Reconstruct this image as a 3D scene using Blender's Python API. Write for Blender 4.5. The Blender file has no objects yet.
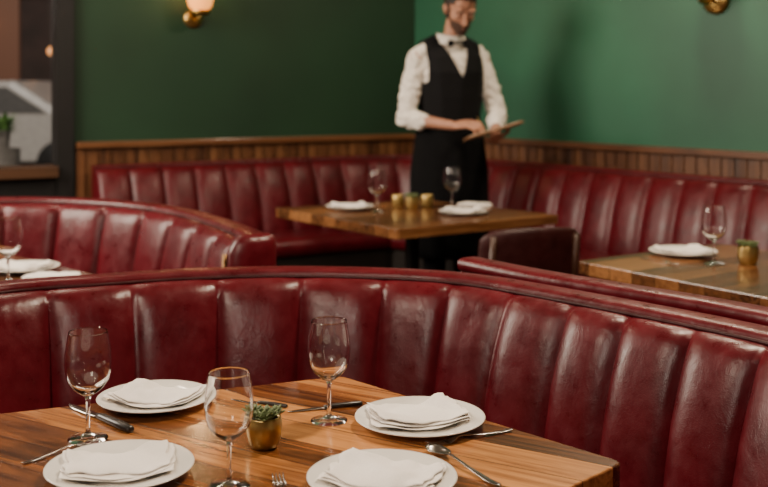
import bpy, bmesh, math, random
from mathutils import Vector, Matrix, noise
random.seed(4)
SC=bpy.context.scene
COL=SC.collection
F=1067.0; CZ=1.37; HY=85.0
# ---------------------------------------------------------------- materials
def newmat(name):
    m=bpy.data.materials.new(name); m.use_nodes=True
    nt=m.node_tree; b=nt.nodes['Principled BSDF']
    return m,nt,b
def N(nt,t,**k):
    n=nt.nodes.new(t)
    for a,v in k.items(): setattr(n,a,v)
    return n
def coords(nt,scale=(1,1,1),rot=(0,0,0)):
    tc=N(nt,'ShaderNodeTexCoord'); mp=N(nt,'ShaderNodeMapping')
    mp.inputs['Scale'].default_value=scale; mp.inputs['Rotation'].default_value=rot
    nt.links.new(tc.outputs['Object'],mp.inputs['Vector']); return mp.outputs['Vector']
def ramp(nt,fac,stops):
    r=N(nt,'ShaderNodeValToRGB'); e=r.color_ramp.elements
    while len(e)<len(stops): e.new(0.5)
    for i,(p,c) in enumerate(stops):
        e[i].position=p; e[i].color=(*c,1)
    nt.links.new(fac,r.inputs['Fac']); return r.outputs['Color']
def noise_t(nt,vec,scale,detail=4,rough=0.5,dist=0):
    n=N(nt,'ShaderNodeTexNoise'); n.inputs['Scale'].default_value=scale
    n.inputs['Detail'].default_value=detail; n.inputs['Roughness'].default_value=rough
    n.inputs['Distortion'].default_value=dist
    nt.links.new(vec,n.inputs['Vector']); return n.outputs['Fac']
def bump(nt,b,h,strength,dist=0.01,prev=None):
    bn=N(nt,'ShaderNodeBump'); bn.inputs['Strength'].default_value=strength
    bn.inputs['Distance'].default_value=dist
    nt.links.new(h,bn.inputs['Height'])
    if prev is not None: nt.links.new(prev,bn.inputs['Normal'])
    nt.links.new(bn.outputs['Normal'],b.inputs['Normal']); return bn.outputs['Normal']
def plain(name,c,rough=0.5,metal=0,var=0.15,nscale=20,bumpy=0.0,spec=None):
    m,nt,b=newmat(name); v=coords(nt)
    f=noise_t(nt,v,nscale)
    lo=tuple(x*(1-var) for x in c); hi=tuple(min(1,x*(1+var)) for x in c)
    nt.links.new(ramp(nt,f,[(0.3,lo),(0.7,hi)]),b.inputs['Base Color'])
    b.inputs['Roughness'].default_value=rough; b.inputs['Metallic'].default_value=metal
    if spec is not None: b.inputs['Specular IOR Level'].default_value=spec
    if bumpy: bump(nt,b,noise_t(nt,v,nscale*4),bumpy,0.003)
    return m
def leather(name,c=(0.086,0.0027,0.0072),rough=0.29,wr=.34):
    m,nt,b=newmat(name); v=coords(nt)
    f=noise_t(nt,v,12,6,0.6)
    nt.links.new(ramp(nt,f,[(0.28,tuple(x*0.65 for x in c)),(0.52,c),(0.8,tuple(x*1.3 for x in c))]),b.inputs['Base Color'])
    r=N(nt,'ShaderNodeMapRange'); nt.links.new(noise_t(nt,v,24,5,0.6),r.inputs['Value'])
    r.inputs['From Min'].default_value=.3; r.inputs['From Max'].default_value=.7
    r.inputs['To Min'].default_value=rough-0.04; r.inputs['To Max'].default_value=rough+0.12
    nt.links.new(r.outputs['Result'],b.inputs['Roughness'])
    v2=coords(nt,(1,1,0.6))
    p=bump(nt,b,noise_t(nt,v2,11,2,0.5,0.5),wr,0.010)
    p=bump(nt,b,noise_t(nt,v2,40,4,0.55,1.5),wr*.6,0.003,p)
    vo=N(nt,'ShaderNodeTexVoronoi'); vo.inputs['Scale'].default_value=420
    nt.links.new(v,vo.inputs['Vector'])
    bump(nt,b,vo.outputs['Distance'],0.10,0.002,p)
    b.inputs['Specular IOR Level'].default_value=0.36
    return m
def wood(name,lo,mid,hi,ang=0.0,plank=0.095,rough=0.3,axis='Y',grain=1.0,coat=0.2):
    m,nt,b=newmat(name); v=coords(nt,(1,1,1),(0,0,ang))
    sp=N(nt,'ShaderNodeSeparateXYZ'); nt.links.new(v,sp.inputs[0])
    dv=N(nt,'ShaderNodeMath',operation='DIVIDE'); nt.links.new(sp.outputs[axis],dv.inputs[0]); dv.inputs[1].default_value=plank
    fl=N(nt,'ShaderNodeMath',operation='FLOOR'); nt.links.new(dv.outputs[0],fl.inputs[0])
    wn=N(nt,'ShaderNodeTexWhiteNoise',noise_dimensions='1D'); nt.links.new(fl.outputs[0],wn.inputs['W'])
    pg=N(nt,'ShaderNodeMath',operation='PINGPONG'); nt.links.new(dv.outputs[0],pg.inputs[0]); pg.inputs[1].default_value=0.5
    sm=N(nt,'ShaderNodeMapRange'); nt.links.new(pg.outputs[0],sm.inputs['Value']); sm.inputs['From Max'].default_value=0.022
    mp=N(nt,'ShaderNodeMapping'); nt.links.new(v,mp.inputs['Vector'])
    mp.inputs['Scale'].default_value=(2.2,38,38) if axis=='Y' else (38,38,2.2)
    off=N(nt,'ShaderNodeVectorMath',operation='ADD'); nt.links.new(mp.outputs[0],off.inputs[0])
    sc=N(nt,'ShaderNodeVectorMath',operation='SCALE'); nt.links.new(wn.outputs['Color'],sc.inputs[0]); sc.inputs['Scale'].default_value=40
    nt.links.new(sc.outputs[0],off.inputs[1])
    g=noise_t(nt,off.outputs[0],1.0*grain,6,0.65,1.2)
    mx=N(nt,'ShaderNodeMath',operation='MULTIPLY_ADD'); nt.links.new(wn.outputs['Value'],mx.inputs[0]); mx.inputs[1].default_value=0.40
    sb=N(nt,'ShaderNodeMath',operation='SUBTRACT'); nt.links.new(g,sb.inputs[0]); sb.inputs[1].default_value=0.16
    nt.links.new(sb.outputs[0],mx.inputs[2])
    c=ramp(nt,mx.outputs[0],[(0.25,lo),(0.5,mid),(0.76,hi)])
    mixn=N(nt,'ShaderNodeMix',data_type='RGBA'); nt.links.new(sm.outputs['Result'],mixn.inputs['Factor'])
    mixn.inputs['A'].default_value=(lo[0]*0.35,lo[1]*0.35,lo[2]*0.35,1); nt.links.new(c,mixn.inputs['B'])
    nt.links.new(mixn.outputs['Result'],b.inputs['Base Color'])
    b.inputs['Roughness'].default_value=rough; b.inputs['Coat Weight'].default_value=coat; b.inputs['Coat Roughness'].default_value=0.14
    p=bump(nt,b,g,0.12,0.003); bump(nt,b,sm.outputs['Result'],0.4,0.002,p)
    return m
M={}
M['leather']=leather('burgundy_leather')
M['leather_rear']=leather('burgundy_leather_rear',(0.080,0.0026,0.0068),0.32,.24)
M['piping']=leather('burgundy_piping',(0.035,0.0015,0.003),0.4)
M['plinth']=plain('dark_plinth',(0.012,0.008,0.006),0.5)
TW=((0.045,0.012,0.0035),(0.23,0.074,0.018),(0.58,0.25,0.075))
M['table']=wood('table_wood',*TW,ang=math.radians(32),plank=0.085,rough=.25,coat=.5)
M['table_b']=wood('table_wood_rear',(0.045,0.016,0.006),(0.15,0.057,0.019),(0.31,0.135,0.047),ang=math.radians(-35),plank=0.1,rough=.24,coat=.5)
M['metal_dark']=plain('dark_iron',(0.012,0.011,0.011),0.45,0.6)
M['steel']=plain('polished_steel',(0.42,0.39,0.36),0.22,1.0,0.1)
M['knife_handle']=plain('dark_handle',(0.02,0.016,0.014),0.35)
M['brass']=plain('brass',(0.5,0.31,0.1),0.3,1.0,0.15)
M['brass_dark']=plain('aged_brass',(0.22,0.12,0.05),0.45,.8,0.15)
M['pot']=plain('antique_brass_pot',(0.38,0.26,0.09),0.34,0.8,0.2,30,0.1)
M['soil']=plain('soil',(0.03,0.02,0.012),0.9)
M['leaf']=plain('succulent_green',(0.13,0.17,0.06),0.5,0,0.45,60)
M['porcelain']=plain('porcelain',(0.76,0.72,0.66),0.16,0,0.03)
M['napkin']=plain('white_linen',(0.88,0.82,0.76),0.85,0,0.04,300,0.25)
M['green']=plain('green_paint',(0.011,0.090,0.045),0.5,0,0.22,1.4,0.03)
M['green_l']=plain('green_paint_shaded',(0.011,0.040,0.018),0.5,0,0.22,1.2,0.03)  # same green paint, with the left wall's shade mixed into the colour
M['wains']=wood('wainscot_wood',(0.04,0.014,0.006),(0.115,0.043,0.017),(0.20,0.085,0.034),plank=0.075,rough=0.4,axis='X',coat=0.1)
M['cap']=wood('cap_rail_wood',(0.05,0.018,0.007),(0.13,0.05,0.019),(0.19,0.08,0.032),plank=0.5,rough=0.35)
M['sill']=wood('dark_sill_wood',(0.02,0.009,0.004),(0.055,0.024,0.011),(0.09,0.04,0.018),plank=0.5,rough=0.4)
M['floor']=wood('floor_wood',(0.012,0.006,0.003),(0.03,0.014,0.007),(0.05,0.025,0.012),plank=0.12,rough=0.45)
M['ceiling']=plain('ceiling_paint',(0.2,0.16,0.12),0.8)
M['black']=plain('black_frame',(0.008,0.0075,0.0075),0.45)
M['chair_l']=leather('dark_burgundy_leather',(0.032,0.004,0.004),0.42)
M['chair_w']=plain('dark_walnut',(0.05,0.018,0.009),0.4)
M['skin']=plain('skin',(0.42,0.20,0.125),0.55,0,0.08,25)
M['shirt']=plain('white_cotton',(0.80,0.74,0.66),0.8,0,0.05,30,0.2)
M['vest']=plain('black_wool',(0.005,0.005,0.006),0.85,0,0.2,80,0.1,.2)
M['apron']=plain('black_apron_cloth',(0.004,0.004,0.0045),0.95,0,0.2,60,0.1,.15)
M['hair']=plain('dark_hair',(0.012,0.007,0.005),0.5,0,0.5,150,0.5)
M['beard']=plain('dark_beard',(0.060,0.028,0.017),0.85,0,0.45,150,0.4)
M['lip']=plain('lip',(0.17,0.07,0.05),0.7)
M['eye']=plain('eye_white',(0.26,0.20,0.16),0.4)
M['iris']=plain('iris_dark',(0.02,0.012,0.008),0.2)
M['pad']=plain('brown_leather_pad',(0.20,0.095,0.04),0.5)
M['paper']=plain('paper',(0.6,0.52,0.42),0.8)
def glassmat():
    m,nt,b=newmat('clear_glass'); b.inputs['Transmission Weight'].default_value=1.0
    b.inputs['Roughness'].default_value=0.0; b.inputs['IOR'].default_value=1.42
    v=coords(nt); nt.links.new(ramp(nt,noise_t(nt,v,3),[(0,(0.99,0.99,0.99)),(1,(1,1,1))]),b.inputs['Base Color'])
    return m
M['glass']=glassmat()
def panemat():
    m=bpy.data.materials.new('window_glass'); m.use_nodes=True; nt=m.node_tree
    nt.nodes.remove(nt.nodes['Principled BSDF']); out=nt.nodes['Material Output']
    t=N(nt,'ShaderNodeBsdfTransparent'); g=N(nt,'ShaderNodeBsdfGlossy'); g.inputs['Roughness'].default_value=0.03
    mx=N(nt,'ShaderNodeMixShader'); mx.inputs[0].default_value=0.05
    nt.links.new(t.outputs[0],mx.inputs[1]); nt.links.new(g.outputs[0],mx.inputs[2]); nt.links.new(mx.outputs[0],out.inputs[0])
    return m
M['pane']=panemat()
def emis(name,c,s):
    m,nt,b=newmat(name); v=coords(nt)
    nt.links.new(ramp(nt,noise_t(nt,v,8),[(0,tuple(x*0.9 for x in c)),(1,c)]),b.inputs['Emission Color'])
    b.inputs['Base Color'].default_value=(*c,1); b.inputs['Emission Strength'].default_value=s; return m
M['shade']=emis('warm_lit_glass',(1.0,0.36,0.07),1.8)
M['shade2']=emis('warm_glass_dim',(1.0,0.45,0.14),1.2)
# ---------------------------------------------------------------- mesh helpers
def finish(name,me,mat,parent=None,loc=(0,0,0),smooth=True):
    o=bpy.data.objects.new(name,me); COL.objects.link(o)
    if mat is not None: me.materials.append(mat)
    if smooth:
        for p in me.polygons: p.use_smooth=True
    o.location=loc
    if parent is not None: o.parent=parent
    return o
def mk(name,verts,faces,mat,parent=None,world=False,smooth=True,loc=(0,0,0),recalc=True,autosharp=None):
    base=Vector(loc)
    if world:
        base=Vector(parent['_base']) if parent is not None else Vector(loc)
        verts=[Vector(v)-base for v in verts]
    me=bpy.data.meshes.new(name); me.from_pydata([tuple(v) for v in verts],[],faces)
    if recalc:
        bm=bmesh.new(); bm.from_mesh(me); bmesh.ops.recalc_face_normals(bm,faces=bm.faces); bm.to_mesh(me); bm.free()
    o=finish(name,me,mat,parent,(0,0,0) if parent is not None else (loc),smooth)
    if autosharp: me.set_sharp_from_angle(angle=math.radians(autosharp))
    return o
def empty(name,loc,label,cat,group=None):
    o=bpy.data.objects.new(name,None); COL.objects.link(o); o.location=loc
    o.empty_display_size=0.05
    o['_base']=tuple(loc)
    tag(o,label,cat,group); return o
def tag(o,label,cat,group=None):
    o['label']=label; o['category']=cat
    if group: o['group']=group
def structure(o): o['kind']='structure'
def loft(rings,closed_ring=True,caps=True,loop=False):
    n=len(rings[0]); V=[];Fc=[]
    for r in rings: V+=list(r)
    m=len(rings)
    for i in range(m if loop else m-1):
        a=i*n; b=((i+1)%m)*n
        for j in range(n if closed_ring else n-1):
            k=(j+1)%n
            Fc.append((a+j,a+k,b+k,b+j))
    if caps and not loop and closed_ring:
        Fc.append(tuple(range(n-1,-1,-1))); Fc.append(tuple((m-1)*n+j for j in range(n)))
    return V,Fc
def lathe(profile,seg=40):
    V=[];Fc=[];idx=[]
    for (r,z) in profile:
        if r<1e-6:
            idx.append([len(V)]); V.append((0,0,z))
        else:
            s=len(V); idx.append(list(range(s,s+seg)))
            for k in range(seg):
                a=2*math.pi*k/seg; V.append((r*math.cos(a),r*math.sin(a),z))
    for i in range(len(profile)-1):
        A,B=idx[i],idx[i+1]
        for k in range(seg):
            k2=(k+1)%seg
            if len(A)==1 and len(B)==1: continue
            if len(A)==1: Fc.append((A[0],B[k],B[k2]))
            elif len(B)==1: Fc.append((A[k],A[k2],B[0]))
            else: Fc.append((A[k],A[k2],B[k2],B[k]))
    return V,Fc
def tube(pts,r,seg=10,rad=None):
    pts=[Vector(p) for p in pts]; rings=[]
    for i,p in enumerate(pts):
        t=(pts[min(i+1,len(pts)-1)]-pts[max(i-1,0)]).normalized()
        up=Vector((0,0,1)) if abs(t.z)<0.95 else Vector((1,0,0))
        a=t.cross(up).normalized(); b=t.cross(a).normalized()
        rr=rad[i] if rad else r
        rings.append([p+a*rr*math.cos(2*math.pi*k/seg)+b*rr*math.sin(2*math.pi*k/seg) for k in range(seg)])
    return loft(rings)
def boxv(c,s,R=None):
    R=R or Matrix.Identity(3); c=Vector(c)
    V=[c+R@Vector((x*s[0]/2,y*s[1]/2,z*s[2]/2)) for x in(-1,1) for y in(-1,1) for z in(-1,1)]
    Fc=[(0,1,3,2),(4,6,7,5),(0,4,5,1),(2,3,7,6),(0,2,6,4),(1,5,7,3)]
    return V,Fc
def merge(parts):
    V=[];Fc=[]
    for v,f in parts:
        o=len(V); V+=list(v); Fc+=[tuple(i+o for i in q) for q in f]
    return V,Fc
def bevel(o,w=0.004,seg=3):
    m=o.modifiers.new('bevel','BEVEL'); m.width=w; m.segments=seg; m.limit_method='ANGLE'; m.angle_limit=math.radians(35)
    return o
def prism(poly,z0,z1):
    n=len(poly); V=[Vector((p[0],p[1],z0)) for p in poly]+[Vector((p[0],p[1],z1)) for p in poly]
    Fc=[tuple(range(n-1,-1,-1)),tuple(range(n,2*n))]+[(i,(i+1)%n,n+(i+1)%n,n+i) for i in range(n)]
    return V,Fc
def catmull(pts,ds):
    P=[Vector((p[0],p[1],0)) for p in pts]
    P=[P[0]*2-P[1]]+P+[P[-1]*2-P[-2]]
    out=[]
    for i in range(1,len(P)-2):
        for k in range(60):
            t=k/60; a,b,c,d=P[i-1],P[i],P[i+1],P[i+2]
            out.append(0.5*((2*b)+(c-a)*t+(2*a-5*b+4*c-d)*t*t+(3*b-a-3*c+d)*t**3))
    out.append(P[-2])
    for _ in range(40):
        out=[out[0]]+[(out[i-1]+out[i]*2+out[i+1])/4 for i in range(1,len(out)-1)]+[out[-1]]
    L=[0]
    for i in range(1,len(out)): L.append(L[-1]+(out[i]-out[i-1]).length)
    n=max(2,int(round(L[-1]/ds))); res=[];j=0
    for k in range(n+1):
        s=L[-1]*k/n
        while j<len(L)-2 and L[j+1]<s: j+=1
        t=(s-L[j])/max(1e-9,L[j+1]-L[j]); res.append((out[j].lerp(out[j+1],min(1,t)),s))
    return res,L[-1]
# ---------------------------------------------------------------- banquette
def banquette(label,path,side,zt=0.925,depth=0.42,cw=0.2,mat='leather',amp=0.018,group='burgundy booth banquettes',endtrim=False,widths=None,per=14,recline=1.0):
    samples,L=catmull(path,cw/per)
    nch=max(1,round(L/cw))
    pts=[s[0] for s in samples]; n=len(pts)
    def U(s):
        if not widths: return s/L*nch
        for i in range(len(widths)-1):
            if s<=widths[i+1]+1e-9: return i+(s-widths[i])/(widths[i+1]-widths[i])
        return len(widths)-1-1e-6
    nor=[]
    for i in range(n):
        t=(pts[min(i+1,n-1)]-pts[max(i-1,0)]).normalized()
        nor.append(Vector((-t.y,t.x,0))*side)
    mid=pts[n//2]
    root=empty('booth_banquette',(mid.x,mid.y,0),label,'booth seat',group)
    dz=zt-0.925
    prof=[(.130,.36,1,0,0),(.130,.42,1,0,.8),(.122,.50,1,0.1,1),(.104,.58,1,.15,1),(.085,.66,1,.15,1),(.062,.74,1,.15,1),(.038,.80,1,.2,1),
          (.016,.845,1,.2,1),(.000,.872,.95,.3,.95),(-.010,.886,.8,.5,.75),(-.022,.895,.4,.8,.4),(-.036,.899,0.1,.9,.15),(-.05,.899,0,1,0),
          (-.112,.885,0,0,0),(-.118,.86,0,0,0),(-.118,.5,0,0,0),(-.118,.02,0,0,0),(.05,.02,0,0,0),(.06,.36,0,0,0)]
    prof=[(o*recline if (o>0 and z>.36) else o,z,a1,b1,c1) for o,z,a1,b1,c1 in prof]
    champ=[random.uniform(.9,1.1) for _ in range(nch+8)]
    rings=[]
    for i in range(n):
        u=U(samples[i][1]); ci=int(math.floor(u+1e-6)); fu=u-ci
        b=max(0,1-abs(2*fu-1)**3.0)**0.6
        b=min(b,1)
        if fu<1e-4 or fu>1-1e-4:b=0
        ring=[]
        for (o,z,no,nz,a) in prof:
            zz=z+dz*(z>.4)
            A=amp*a*(b*champ[ci+1]-0.6*(1-b))
            wob=noise.noise(Vector((pts[i].x*8,pts[i].y*8,z*6)))*0.004*(a>0.3)
            p=pts[i]+nor[i]*(o+no*A+wob)
            ring.append(Vector((p.x,p.y,zz+nz*A)))
        rings.append(ring)
    V,Fc=loft(rings)
    b_=mk('backrest',V,Fc,M[mat],root,True)
    me=b_.data; me.set_sharp_from_angle(angle=math.radians(60))
    def sweep(name,pr,m,sub=2,trim=0):
        rg=[]
        idx=list(range(0,n,sub))
        if idx[-1]!=n-1: idx.append(n-1)
        for i in idx: rg.append([Vector(((pts[i]+nor[i]*o).x,(pts[i]+nor[i]*o).y,z)) for o,z in pr])
        V,Fc=loft(rg); o=mk(name,V,Fc,m,root,True); o.data.set_sharp_from_angle(angle=math.radians(50)); return o
    rr=[]
    cx,cz,hw,hh=-.083,.903+dz,.038,.017
    for k in range(14):
        a=2*math.pi*k/14; ca,sa=math.cos(a),math.sin(a)
        rr.append((cx+hw*abs(ca)**.6*(1 if ca>0 else -1),cz+hh*abs(sa)**.6*(1 if sa>0 else -1)))
    sweep('top_rail',rr,M[mat])
    pp=[(-.044+.0045*math.cos(2*math.pi*k/8),.903+dz+.0045*math.sin(2*math.pi*k/8)) for k in range(8)]
    sweep('piping',pp,M['piping'])
    d=depth
    sweep('seat_cushion',[(.08,.37),(.08,.46),(.13,.475),(d-.10,.478),(d-.03,.47),(d-.005,.45),(d,.42),(d-.01,.38),(d-.03,.37)],M[mat])
    sweep('plinth',[(-.10,0.0),(-.10,.36),(d-.04,.36),(d-.04,.10),(d-.09,.09),(d-.09,0.0)],M['plinth'])
    if endtrim:
        i=n-1; t=(pts[i]-pts[i-2]).normalized(); rc=recline
        rg=[]
        for z,oa,ob,dt in ((.0,-.126,.135,.05),(.36,-.126,.135*rc,.05),(.5,-.126,.128*rc,.05),(.66,-.126,.095*rc,.05),(.80,-.126,.058*rc,.05),(.87,-.126,.028,.05),(.900,-.126,.012,.046),(.918,-.120,.0,.038),(.925,-.105,-.02,.024)):
            rg.append([])
            for k in range(25):
                an=math.pi*k/24; c_=math.cos(an); s_=math.sin(an)
                q=pts[i]+nor[i]*((oa+ob)/2+(ob-oa)/2*(abs(c_)**.7)*(1 if c_>0 else -1))+t*(dt*s_**.6)
                rg[-1].append(Vector((q.x,q.y,z+dz)))
        V,Fc=loft(rg); mk('end_panel',V,Fc,M[mat],root,True).data.set_sharp_from_angle(angle=math.radians(60))
        tp=[]
        for z,o_ in ((.38,.140*rc),(.5,.134*rc),(.66,.102*rc),(.80,.066*rc),(.87,.034)): tp.append(Vector(((pts[i]+nor[i]*o_+t*.008).x,(pts[i]+nor[i]*o_+t*.008).y,z+dz)))
        e2=mk('end_trim',*tube(tp,.007,10),M['brass_dark'],root,True); e2['label']='slim brass end strip'
    return root,samples,nor
pA=[(-1.45,1.40),(-1.27,1.90),(-.88,2.37),(-.66,2.49),(-.45,2.57),(-.21,2.60),(.04,2.56),(.18,2.49),(.32,2.35),(.48,2.17),(.61,2.01),(.70,1.86),(.76,1.6),(.77,1.25)]
smp,LA=catmull(pA,.2/18)
brk=[-770,-640,-520,-410,-310,-215,-125,-40,45,130,213,298,378,446,504,560,619,682,752,835,930,1050]
wA=[0.0];bi=0
for q,s in smp:
    x_=384+F*q.x/q.y
    while bi<len(brk) and x_>brk[bi]:
        if s-wA[-1]>.08: wA.append(s)
        bi+=1
if LA-wA[-1]<.08: wA[-1]=LA
else: wA.append(LA)
rA,sA,nA=banquette('curved burgundy channel-tufted leather booth seat around the set wooden table',pA,-1,depth=.38,cw=.2,zt=.918,widths=wA,per=22,recline=.8)
pB=[(.285,2.80),(.41,2.63),(.57,2.45),(.72,2.29),(.85,2.12),(.95,1.92),(1.0,1.7)]
banquette('burgundy leather booth bench backing onto the neighbouring curved booth',pB,1,zt=.932,depth=.45)
pC=[(-2.35,3.55),(-2.1,3.98),(-1.75,4.2),(-1.42,4.27),(-1.10,4.16),(-.84,3.93),(-.62,3.58),(-.45,3.22)]
banquette('curved burgundy channel-tufted booth seat with a slim brass end strip',pC,-1,depth=.4,cw=.23,endtrim=True,zt=.918,recline=.55)
# room
Cn=Vector((.215,7.4,0)); a=Vector((-.872,-.49,0)).normalized(); b=Vector((.635,-.773,0)).normalized()
nL=Vector((.49,-.872,0)).normalized(); nR=Vector((-.773,-.635,0)).normalized()
def WL(t,o): return Cn+a*t+nL*o
def WR(t,o): return Cn+b*t+nR*o
o_=.20
pD=[WL(2.25,o_),WL(1.75,o_),WL(1.2,o_),WL(.8,o_),WL(.5,o_+.02),(WL(.22,o_+.1)+WR(.22,o_+.1))/2,WR(.5,o_+.02),WR(.8,o_),WR(1.2,o_),WR(1.8,o_),WR(2.4,o_),WR(3.0,o_),WR(3.5,o_)]
banquette('long burgundy channel-tufted wall bench turning the corner of the green room',[(p.x,p.y) for p in pD],-1,zt=.91,depth=.5,cw=.195,mat='leather_rear')
def wallbox(segs,fn,mat,name,thick=0.15,o0=0.0,smooth=False):
    parts=[]
    for (t0,t1,z0,z1) in segs:
        poly=[fn(t0,o0),fn(t1,o0),fn(t1,o0-thick),fn(t0,o0-thick)]
        parts.append(prism(poly,z0,z1))
    V,Fc=merge(parts); base=fn(0,0)
    o=mk(name,V,Fc,mat,None,True,smooth,loc=(base.x,base.y,0)); structure(o); return o
T0=2.405
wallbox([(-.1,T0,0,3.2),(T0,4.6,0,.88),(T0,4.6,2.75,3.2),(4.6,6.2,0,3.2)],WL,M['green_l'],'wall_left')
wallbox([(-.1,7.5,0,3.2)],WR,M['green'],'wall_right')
def along(fn,name,t0,t1,z0,z1,o0,o1,mat,k):
    p0=fn(t0,0); d=(fn(t1,0)-p0); L=d.length; d.normalize(); ang=math.atan2(d.y,d.x)
    R=Matrix.Rotation(ang,3,'Z')
    nloc=R.inverted()@(fn(0,1)-fn(0,0)); s=1 if nloc.y>0 else -1
    ya,yb=sorted((o0*s,o1*s))
    V,Fc=boxv((L/2,(ya+yb)/2,(z0+z1)/2),(L,yb-ya,z1-z0))
    o=mk(name,V,Fc,mat,None,False,False,loc=(p0.x,p0.y,0)); o.rotation_euler=(0,0,ang); structure(o); bevel(o,.004,2); return o
along(WL,'trim_1',0.0,T0-.08,0,1.0,0,.022,M['wains'],0)
along(WR,'trim_2',0.0,7.4,0,1.0,0,.022,M['wains'],0)
along(WL,'trim_3',0.0,T0-.08,1.0,1.035,0,.055,M['cap'],0)
along(WR,'trim_4',0.0,7.4,1.0,1.035,0,.055,M['cap'],0)
def battens(fn,name,t0,t1,step):
    parts=[];t=t0
    while t<t1:
        parts.append(prism([fn(t,.02),fn(t+.012,.02),fn(t+.012,.03),fn(t,.03)],.0,1.0)); t+=step
    V,Fc=merge(parts); b0=fn(0,0); o=mk(name,V,Fc,M['cap'],None,True,False,loc=(b0.x,b0.y,0)); structure(o)
battens(WL,'trim_5',.02,T0-.1,.075); battens(WR,'trim_6',.02,4.5,.075)
parts=[]
def fr(t0,t1,z0,z1,oa=-.1,ob=.04):
    parts.append(prism([WL(t0,ob),WL(t1,ob),WL(t1,oa),WL(t0,oa)],z0,z1))
fr(T0-.065,T0+.035,0,3.2); fr(3.3,3.37,.9,2.75); fr(4.53,4.66,.88,2.8); fr(T0,4.6,2.68,2.78)
V,Fc=merge(parts); b0=WL(T0,0)
o=mk('window_1',V,Fc,M['black'],None,True,False,loc=(b0.x,b0.y,0)); structure(o)
V,Fc=prism([WL(T0+.03,-.05),WL(4.55,-.05),WL(4.55,-.056),WL(T0+.03,-.056)],.93,2.7)
o=mk('window_2',V,Fc,M['pane'],None,True,False,loc=(b0.x,b0.y,0)); structure(o)
along(WL,'trim_7',T0+.035,4.6,.84,.905,-.1,.10,M['sill'],0)
along(WL,'trim_8',T0+.035,4.6,0,.84,0,.03,M['black'],0)
V,Fc=prism([WL(6.2,-.0),Vector((-5.19,-1.5,0)),Vector((5.0,-1.5,0)),WR(7.5,0),Cn],-.1,0)
o=mk('floor',V,Fc,M['floor'],None,False,False); structure(o)
V,Fc=prism([WL(6.2,-.0),Vector((-5.19,-1.5,0)),Vector((5.0,-1.5,0)),WR(7.5,0),Cn],3.2,3.3)
o=mk('ceiling',V,Fc,M['ceiling'],None,False,False); structure(o)
# ---------------------------------------------------------------- outside
V,Fc=prism([(-22,4),(-3.3,4.6),(-1.9,6.6),(1,8.3),(3,22),(-22,22)],-.12,-.02)
o=mk('street_ground',V,Fc,plain('pavement',(0.30,0.28,0.26),0.8)); o['kind']='structure'
fac=mk('building_facade',*prism([(-20,17),(4,17),(4,17.4),(-20,17.4)],-.02,9),plain('brown_brick',(0.035,0.018,0.014),0.85,0,0.4,3),None,False,False)
tag(fac,'brown brick shop front across the street','building')
mw=emis('lit_shop_interior',(.16,.065,.035),.22); mu=plain('dark_shop_glass',(0.03,0.02,0.018),0.2); mb=plain('dark_brown_band',(0.03,0.015,0.011),0.7); mg=emis('amber_globe',(1,.42,.15),1.4)
for i in range(16):
    mk('shop_window',*boxv((-16.9+i*1.2,16.98,1.7),(.62,.12,2.2)),mw,fac,False,False)
    mk('upper_window',*boxv((-16.9+i*1.2,16.98,4.3),(.55,.12,1.5)),mu,fac,False,False)
mk('sign_band',*boxv((-8,16.93,2.95),(23.5,.3,.18)),mb,fac,False,False)
for i in range(14):
    V_,F_=lathe([(0,-.07),(.04,-.06),(.07,-.02),(.07,.02),(.04,.06),(0,.07)],14)
    g_=mk('globe_lamp',V_,F_,mg,fac); g_.location=(-12.6+i*.8+.2*(i%2),16.7,1.9+.22*(i%3))
def car(loc,rot):
    r=empty('car',loc,'white parked car on the street outside the window','car')
    prof=[(-2.1,.35),(-2.15,.75),(-1.9,.95),(-1.3,1.0),(-.8,1.42),(.7,1.45),(1.4,1.0),(2.05,.88),(2.15,.6),(2.1,.35)]
    rings=[]
    for y,s in((-.85,.93),(-.8,1),(.8,1),(.85,.93)):
        rings.append([Vector((x*s,y,(z-.35)*s+.35)) for x,z in prof])
    bd=mk('body',*loft(rings),plain('white_car_paint',(0.42,0.39,0.36),0.3),r,False,False); bevel(bd,.05)
    gm=plain('grey_car_glass',(.10,.095,.09),.15)
    for y in(-.86,.86):
        w=[Vector((x,y+e,z)) for e in (-.01,.01) for x,z in((-1.15,1.02),(-.72,1.34),(.62,1.36),(1.15,1.02))]
        mk('side_window',w,[(0,1,2,3),(7,6,5,4),(0,4,5,1),(1,5,6,2),(2,6,7,3),(3,7,4,0)],gm,r,False,False)
        for x in(-1.35,1.35):
            V,Fc=lathe([(0,-.1),(.3,-.1),(.33,-.06),(.33,.06),(.3,.1),(0,.1)],24)
            V=[(v[0],v[2],v[1]) for v in V]
            w=mk('wheel',V,Fc,M['black'],r); w.location=(x,y*.92,.32)
    r.rotation_euler=(0,0,rot); return r
car((-5.7,15.2,-.02),.0)
pl=empty('planter',(-2.71,7.55,-.02),'leafy plant in a tall grey planter outside the window','plant')
V,Fc=lathe([(0,0),(.13,0),(.13,.94),(.055,.945),(.065,1.06),(.07,1.07),(.062,1.07),(.058,1.02),(0,1.02)],24)
mk('planter_body',V,Fc,plain('grey_planter',(0.16,0.15,0.14),0.7),pl)
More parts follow.
